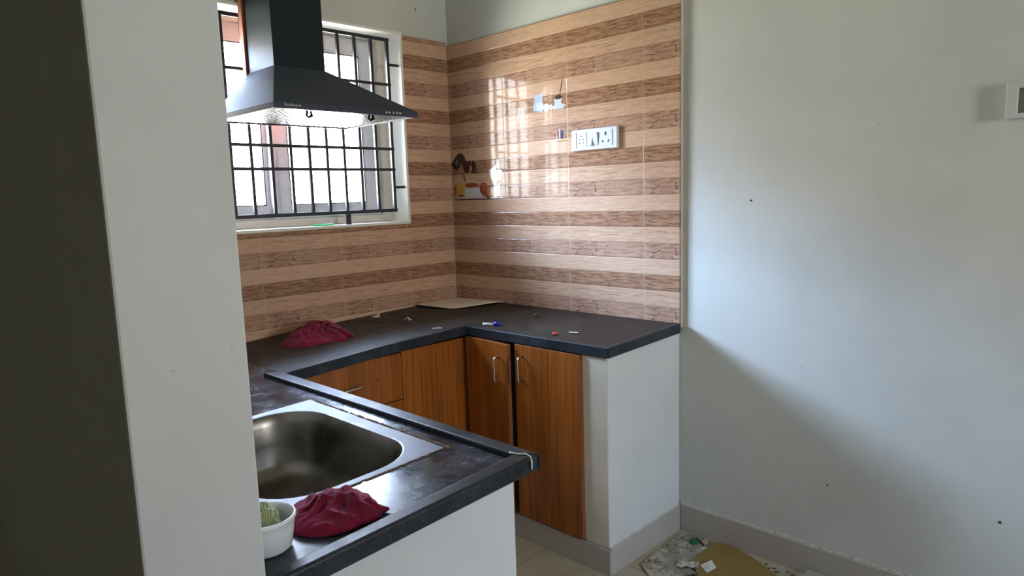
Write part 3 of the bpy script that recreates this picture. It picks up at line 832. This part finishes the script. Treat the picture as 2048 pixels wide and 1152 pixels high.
# ------------------------------------------------------------------ sockets and switches
so = thing('socket_outlet', 'white socket and switch plate screwed on the wood-look tiles', 'socket', (0.938, 0.0, 1.61))
sx0, sx1, sz0, sz1 = 0.817, 1.059, 1.5655, 1.6535
obj('plate', B((sx0, sx1, -0.016, -0.0002, sz0, sz1)), 'socket_plate', so, bevel=0.005, seg=3)
def inner(name, x0, x1, z0, z1, depth=0.0185, mat='socket_module', p=None, bev=0.001):
    return obj(name, B((x0, x1, -depth, -0.0150, z0, z1)), mat, p or so, bevel=bev)
ml = inner('small_socket', 0.848, 0.901, 1.579, 1.640)
for dx_, dz_, r_ in ((0.0, 0.016, 0.0035), (-0.010, 0.002, 0.0028), (0.010, 0.002, 0.0028), (-0.010, -0.012, 0.0028), (0.010, -0.012, 0.0028)):
    bm = bmesh.new(); lathe(bm, [(0, 0.0004), (r_, 0.0004), (r_, -0.001)], (0, 0, 0), 12)
    bmesh.ops.rotate(bm, verts=bm.verts, matrix=Matrix.Rotation(PI/2, 3, 'X')); bmesh.ops.translate(bm, verts=bm.verts, vec=(0.874+dx_, -0.0185, 1.609+dz_))
    obj('pin_hole', bm, 'socket_hole', ml)
obj('side_groove', B((0.8430, 0.8465, -0.0164, -0.0158, 1.576, 1.643)), 'socket_hole', so)
def rocker(x0, x1, tilt):
    bm = bmesh.new()
    vs = [bm.verts.new(p) for p in ((x0, -0.0155, 1.582), (x1, -0.0155, 1.582), (x1, -0.0155, 1.637), (x0, -0.0155, 1.637))]
    a_, b_ = (0.027, 0.018) if tilt else (0.018, 0.027)
    ws = [bm.verts.new(p) for p in ((x0+0.001, -a_, 1.583), (x1-0.001, -a_, 1.583), (x1-0.001, -b_, 1.636), (x0+0.001, -b_, 1.636))]
    bm.faces.new(ws)
    for i in range(4): bm.faces.new((vs[i], vs[(i+1) % 4], ws[(i+1) % 4], ws[i]))
    return obj('rocker_switch', bm, 'socket_module', so, bevel=0.001)
rocker(0.909, 0.934, True); rocker(0.937, 0.962, False)
mb2 = inner('large_socket', 0.968, 1.034, 1.578, 1.642)
for dx_, dz_, rx_, rz_, ro in ((0.0, 0.017, 0.0045, 0.0085, 0), (-0.015, -0.014, 0.003, 0.006, -0.6), (0.015, -0.013, 0.003, 0.006, 0.6)):
    bm = bmesh.new()
    prism(bm, ell(0, 0, rx_, rz_, 14, -ro), -0.0004, 0.001)
    bmesh.ops.rotate(bm, verts=bm.verts, matrix=Matrix.Rotation(PI/2, 3, 'X')); bmesh.ops.translate(bm, verts=bm.verts, vec=(1.001+dx_, -0.0184, 1.610+dz_))
    obj('pin_hole', bm, 'socket_hole', mb2)

sb = thing('switch_box', 'white square switch box on the plain wall at the right edge of the picture', 'switch box', (2.43, 0.02, 1.6))
obj('box_frame', slab([2.362, 2.388, 2.47, 2.496], [1.552, 1.566, 1.633, 1.649], lambda u, v: not (2.388 < u < 2.47 and 1.566 < v < 1.633), -0.0195, 0.008, lambda u, v, w_: (u, -w_, v)), 'switch_box_paint', sb, bevel=0.002)
obj('recess', B((2.386, 2.472, 0.006, 0.0195, 1.564, 1.635)), 'switch_box_recess', sb)

# ------------------------------------------------------------------ cloths
def cloth(name, c, outline, zfun, H, seed, label, amp=1.0, fold=1.0):
    rnd = random.Random(seed); off = Vector((seed*3.1, seed*1.7, 0))
    NA, NR = 120, 44
    cx, cy = c
    ang = sorted(((math.atan2(y-cy, x_-cx)) % (2*PI), math.hypot(x_-cx, y-cy)) for x_, y in outline)
    def rad(t):
        t %= 2*PI
        for i in range(len(ang)):
            a0, r0_ = ang[i]; a1, r1_ = ang[(i+1) % len(ang)]
            if i == len(ang)-1: a1 += 2*PI
            tt = t if t >= a0 or i < len(ang)-1 else t+2*PI
            if a0 <= tt <= a1:
                k = (tt-a0)/max(1e-6, a1-a0); k = k*k*(3-2*k)*0.6+k*0.4
                return r0_+(r1_-r0_)*k
        a0, r0_ = ang[-1]; a1, r1_ = ang[0]; a1 += 2*PI
        k = (t+2*PI-a0)/max(1e-6, a1-a0)
        return r0_+(r1_-r0_)*k
    bm = bmesh.new(); top = []; bot = []
    for j in range(NR+1):
        s = j/NR; rt = []; rb = []
        for i in range(NA):
            t = 2*PI*i/NA; r = rad(t)*s
            x_, y_ = cx+r*math.cos(t), cy+r*math.sin(t)
            p = Vector((x_*14, y_*14, 0))+off
            wv = noise.noise(p*0.6)*2.0
            rid = 1-abs(noise.noise(p*0.8+Vector((wv, wv*0.7, 0))))*2.6
            rid2 = 1-abs(noise.noise(p*2.3+Vector((wv, -wv, 4))))*2.2
            env = (1-s**1.7)*(0.80+0.22*noise.noise(p*0.45+Vector((5, 5, 5)))*2 + 0.30*(-math.cos(t)*0.69+math.sin(t)*0.71)*s)
            rim_ = 0.006*(1-s**10)
            h = H*env*(0.54+0.26*rid+0.17*rid2*amp+0.05*(1-abs(noise.noise(p*4.7))*2.2))+rim_+0.0035*max(0, rid2)*fold
            wr_ = 1-abs(noise.noise(Vector((x_*34+y_*10, y_*9-x_*4, seed))+Vector((wv*0.5, 0, 0))))*3.0
            h += H*env*0.10*wr_
            h = max(h, 0.0025)
            if s > 0.985: h = 0.0016
            z0 = zfun(x_, y_)
            ex = 0.006*noise.noise(p*1.6+Vector((9, 2, 1)))*s
            rt.append(bm.verts.new((x_+ex, y_-ex, z0+h+0.0006)))
        top.append(rt)
    for j in range(NR):
        for i in range(NA):
            k = (i+1) % NA
            bm.faces.new((top[j][i], top[j][k], top[j+1][k], top[j+1][i]))
    bmesh.ops.remove_doubles(bm, verts=bm.verts, dist=1e-6)
    bot = [bm.verts.new((v.co.x, v.co.y, zfun(v.co.x, v.co.y)+0.0004)) for v in top[NR] if v.is_valid]
    tr = [v for v in top[NR] if v.is_valid]
    for i in range(len(tr)):
        k = (i+1) % len(tr); bm.faces.new((tr[i], bot[i], bot[k], tr[k]))
    bm.faces.new(bot)
    return base_origin(name, bm, 'maroon_cloth', label, 'cloth', None, smooth=True)
cloth('rag', (0.215, -0.945), [(0.239, -1.110), (0.322, -1.085), (0.347, -1.020), (0.354, -0.955), (0.300, -0.915), (0.392, -0.912), (0.362, -0.872), (0.250, -0.84), (0.10, -0.82), (0.02, -0.86), (0.05, -0.95), (0.14, -1.04)],
      sz, 0.072, 3, 'crumpled maroon cloth lying on the window side worktop below the hood')
zc = lambda x_, y_: sz(x_, y_)+0.0034
cloth('rag', (1.655, -1.742), [(1.560, -1.775), (1.605, -1.685), (1.640, -1.668), (1.690, -1.672), (1.722, -1.668), (1.728, -1.690), (1.736, -1.700), (1.734, -1.745), (1.726, -1.785), (1.690, -1.822), (1.660, -1.832), (1.612, -1.826)],
      zc, 0.041, 8, 'crumpled maroon cloth in front of the sink beside the white bowl')

# ------------------------------------------------------------------ bowl with scrubbing pad
bwc = (1.668, -1.884, sz(1.668, -1.884)+0.0012)
bw = bmesh.new()
lathe(bw, [(0, 0), (0.036, 0.0), (0.043, 0.006), (0.048, 0.04), (0.0495, 0.053), (0.0525, 0.056), (0.0525, 0.060), (0.0495, 0.0615), (0.0475, 0.059), (0.0455, 0.04), (0.040, 0.008), (0.034, 0.004), (0, 0.004)], bwc, 48)
base_origin('plastic_bowl', bw, 'bowl_plastic', 'small round white plastic bowl on the worktop by the partition wall', 'bowl', smooth=True)
bm = bmesh.new()
nu, nv = 26, 18; G = []
for i in range(nu):
    row = []
    for j in range(nv):
        a_ = (i/(nu-1)-0.5)*2; b_ = (j/(nv-1)-0.5)*2
        px = a_*0.031; py = b_*0.027
        z_ = 0.047 + 0.022*(0.5 - a_*0.5) + 0.010*math.cos(b_*1.5) + 0.006*noise.noise(Vector((a_*2.5, b_*2.5, 3)))
        k = min(1.0, 1.02/max(1e-6, math.hypot(a_, b_)))
        row.append(bm.verts.new((bwc[0]-0.004+px*k, bwc[1]+0.002+py*k, bwc[2]+z_-0.012*max(0, math.hypot(a_, b_)-0.6))))
    G.append(row)
lowv = [[bm.verts.new((v.co.x*0.92+bwc[0]*0.08, v.co.y*0.92+bwc[1]*0.08, bwc[2]+0.010)) for v in row] for row in G]
for i in range(nu-1):
    for j in range(nv-1):
        bm.faces.new((G[i][j], G[i+1][j], G[i+1][j+1], G[i][j+1])); bm.faces.new((lowv[i][j], lowv[i][j+1], lowv[i+1][j+1], lowv[i+1][j]))
edge = [(i, 0) for i in range(nu)] + [(nu-1, j) for j in range(1, nv)] + [(i, nv-1) for i in range(nu-2, -1, -1)] + [(0, j) for j in range(nv-2, 0, -1)]
for a_, b_ in zip(edge, edge[1:]+edge[:1]):
    bm.faces.new((G[a_[0]][a_[1]], lowv[a_[0]][a_[1]], lowv[b_[0]][b_[1]], G[b_[0]][b_[1]]))
base_origin('scrubbing_pad', bm, 'scrub_pad_net', 'green and yellow netted scrubbing pad stuffed in the white bowl', 'scrubber', smooth=True)

# ------------------------------------------------------------------ things on the worktop
bm = bmesh.new()
cn = [(0.004, -0.005), (0.004, -0.285), (0.36, -0.012)]
pts2 = [(0.006, -0.283)]
for k in range(1, 16):
    t = k/16; ang_ = -PI/2 + 0
    x_ = 0.006+(0.362-0.006)*t; y_ = -0.283+(0.283-0.008)*t
    bul = math.sin(PI*t)*0.115
    pts2.append((x_+bul*0.62, y_-bul*0.78))
pts2 += [(0.362, -0.008), (0.006, -0.008)]
NS = 14
def sheet_h(x_, y_): return 0.0015 + 0.010*abs(math.sin((x_+y_)*7))*min(1, 0.3+max(0, (x_-y_)*1.6)) + 0.003*noise.noise(Vector((x_*9, y_*9, 0)))
cx_, cy_ = 0.14, -0.14
top = []
for j in range(NS+1):
    s = j/NS
    top.append([bm.verts.new((cx_+(p[0]-cx_)*s, cy_+(p[1]-cy_)*s, sz(0, 0)-0.003+0.028*(cy_+(p[1]-cy_)*s)+0.003+sheet_h(cx_+(p[0]-cx_)*s, cy_+(p[1]-cy_)*s))) for p in pts2])
for j in range(NS):
    for i in range(len(pts2)):
        k = (i+1) % len(pts2); bm.faces.new((top[j][i], top[j][k], top[j+1][k], top[j+1][i]))
bmesh.ops.remove_doubles(bm, verts=bm.verts, dist=1e-6)
o = base_origin('paper_sheet', bm, 'paper_board', 'beige brown paper sheet with curved front lying in the tiled worktop corner', 'paper', smooth=True)
md = o.modifiers.new('thick', 'SOLIDIFY'); md.thickness = 0.002; md.offset = 1

def scrap(name, pts, h, mat, label, cat, zf=sz, lift=0.0006, tips=None):
    bm = bmesh.new(); prism(bm, pts, lambda a_, b_: zf(a_, b_)+lift, lambda a_, b_: zf(a_, b_)+lift+h)
    if tips:
        bm.verts.ensure_lookup_table(); n = len(pts)
        for i, dz in tips.items(): bm.verts[n+i].co.z += dz; bm.verts[i].co.z += dz*0.9
    return base_origin(name, bm, mat, label, cat)
scrap('plastic_scrap', [(0.055, -0.575), (0.10, -0.560), (0.075, -0.540)], 0.0012, 'white_scrap', 'small white triangular scrap on the worktop by the window wall tiles', 'scrap', tips={0: 0.0, 2: 0.014})
bm = bmesh.new(); z_ = sz(0.28, -0.53)
tube(bm, [(0.262, -0.540, z_+0.002), (0.272, -0.528, z_+0.013), (0.290, -0.522, z_+0.002)], 0.0018, 6); tube(bm, [(0.272, -0.528, z_+0.012), (0.296, -0.535, z_+0.002)], 0.0018, 6)
base_origin('plastic_clip', bm, 'white_scrap', 'tiny white bent plastic clip standing on the worktop before the paper sheet', 'clip', smooth=True)
scrap('plastic_stick', [(0.520, -0.590), (0.526, -0.594), (0.556, -0.566), (0.550, -0.562)], 0.003, 'white_scrap', 'tiny white stick near the inner corner of the worktop edge', 'scrap')
bm = bmesh.new(); z_ = sz(0.7, -0.41)
tube(bm, [(0.668, -0.438, z_+0.0065), (0.708, -0.413, z_+0.0065)], 0.006, 14)
o = thing('marker_stub', 'small white tube with a blue cap near the inner worktop corner', 'tube', (0.70, -0.415, z_))
obj('barrel', bm, 'white_scrap', o, smooth=True)
bm = bmesh.new(); tube(bm, [(0.7085, -0.4127, z_+0.0085), (0.728, -0.4005, z_+0.0085)], 0.0082, 14)
obj('cap', bm, 'blue_plastic', o, smooth=True)
bm = bmesh.new(); bmesh.ops.create_icosphere(bm, subdivisions=2, radius=0.009)
for v in bm.verts: v.co += v.co*noise.noise(v.co*200)*0.5; v.co.z *= 0.7
bmesh.ops.translate(bm, verts=bm.verts, vec=(0.726, -0.172, sz(0.72, -0.17)+0.006))
base_origin('crumb', bm, 'brown_crumb', 'small reddish brown crumb on the worktop below the tiled wall', 'crumb')
bm = bmesh.new(); bmesh.ops.create_icosphere(bm, subdivisions=2, radius=0.011)
for v in bm.verts: v.co += v.co*noise.noise(v.co*150+Vector((3, 1, 2)))*0.7; v.co.z *= 0.6
bmesh.ops.translate(bm, verts=bm.verts, vec=(1.046, -0.414, sz(1.04, -0.41)+0.006))
base_origin('crumpled_wrapper', bm, 'red_plastic', 'crumpled red and white wrapper near the worktop front edge', 'wrapper')
scrap('plastic_scrap', [(1.062, -0.352), (1.082, -0.366), (1.094, -0.350), (1.110, -0.356), (1.100, -0.336), (1.076, -0.340)], 0.0015, 'white_scrap', 'small flat white scrap on the worktop right of the red wrapper', 'scrap', tips={1: 0.003, 3: 0.004})

# ------------------------------------------------------------------ rubbish on the floor
fz = lambda a_, b_: 0.0
def flat(name, pts, h, mat, label, cat, lift=0.0004, tips=None):
    return scrap(name, pts, h, mat, label, cat, fz, lift, tips)
flat('printed_sheet', [(1.372, -0.335), (1.352, -0.035), (1.400, 0.004), (1.470, -0.004), (1.535, -0.16), (1.560, -0.235), (1.615, -0.36), (1.50, -0.42)], 0.0030, 'printed_paper', 'colourful printed paper sheet on the floor in the corner', 'paper', tips={0: 0.004, 6: 0.003})
flat('cardboard_piece', [(1.510, -0.200), (1.500, -0.010), (1.560, 0.006), (1.690, -0.035), (1.780, -0.085), (1.83, -0.20), (1.70, -0.36), (1.60, -0.30)], 0.0035, 'cardboard', 'flat brown cardboard piece lying on the floor beside the skirting', 'cardboard', lift=0.0072, tips={5: 0.0})
bm = bmesh.new(); lathe(bm, [(0, 0.012), (0.014, 0.012), (0.016, 0.010), (0.0165, 0.0), (0.014, 0.0), (0.013, 0.009), (0, 0.009)], (1.436, -0.062, 0.0040), 24)
base_origin('bottle_cap', bm, 'dark_green_plastic', 'round green bottle cap on the printed paper in the floor corner', 'bottle cap', smooth=False)
bm = bmesh.new(); tube(bm, [(1.428, -0.024, 0.0065), (1.462, -0.044, 0.0065), (1.478, -0.058, 0.0065)], 0.0028, 8)
base_origin('black_stick', bm, 'black_plastic', 'short black stick on the floor beside the green bottle cap', 'stick', smooth=True)
bm = bmesh.new(); G = []
for i in range(9):
    G.append([bm.verts.new((1.470+0.008*i+0.002*j, -0.228-0.006*j+0.005*i, 0.009+0.006*noise.noise(Vector((i*0.7, j*0.9, 2)))+0.003*(j % 2))) for j in range(8)])
for i in range(8):
    for j in range(7): bm.faces.new((G[i][j], G[i+1][j], G[i+1][j+1], G[i][j+1]))
o = base_origin('foil_packet', bm, 'foil', 'crumpled silver foil packet on the printed paper', 'packet'); md = o.modifiers.new('t', 'SOLIDIFY'); md.thickness = 0.0015
flat('paper_scrap', [(1.545, -0.205), (1.590, -0.235), (1.600, -0.185), (1.570, -0.165)], 0.0012, 'white_scrap', 'pale torn paper scrap lying on the brown cardboard', 'scrap', lift=0.0112, tips={3: 0.012, 2: 0.002})
flat('dark_packet', [(1.560, -0.275), (1.548, -0.315), (1.600, -0.345), (1.612, -0.300)], 0.004, 'dark_wrapper', 'small dark blue packet at the front edge of the printed paper', 'packet', lift=0.0118)
flat('paper_scrap', [(1.475, -0.075), (1.492, -0.088), (1.507, -0.070), (1.500, -0.055)], 0.0015, 'white_scrap', 'tiny white scrap between the green cap and the cardboard', 'scrap', lift=0.0036, tips={2: 0.004})
bm = bmesh.new(); rnd = random.Random(11)
for i in range(46):
    x_ = 1.36+rnd.random()*0.62; y_ = -0.005-rnd.random()*0.05 if rnd.random() < 0.5 else -0.02-rnd.random()*0.10
    if x_ < 1.55 and y_ < -0.02: x_ += 0.35
    s_ = 0.0015+rnd.random()*0.003
    box(bm, x_-s_, x_+s_, y_-s_*0.7, y_+s_*0.7, 0.0001, s_*0.8+0.0002)
o = obj('debris', bm, 'debris'); tag(o, 'scattered dirt crumbs on the floor along the skirting', 'debris'); o['kind'] = 'stuff'
bm = bmesh.new(); bmesh.ops.create_icosphere(bm, subdivisions=4, radius=0.05)
for v in bm.verts:
    d = noise.noise(v.co*28)*0.45+noise.noise(v.co*60)*0.2
    v.co *= (1+d); v.co.z = max(-0.018, v.co.z*0.45)
bmesh.ops.translate(bm, verts=bm.verts, vec=(1.905, -0.060, 0.0185))
base_origin('plastic_bag', bm, 'clear_plastic_bag', 'crumpled clear plastic bag on the floor against the skirting', 'plastic bag', smooth=True)

for o in TH_:
    if '_w' in o: del o['_w']
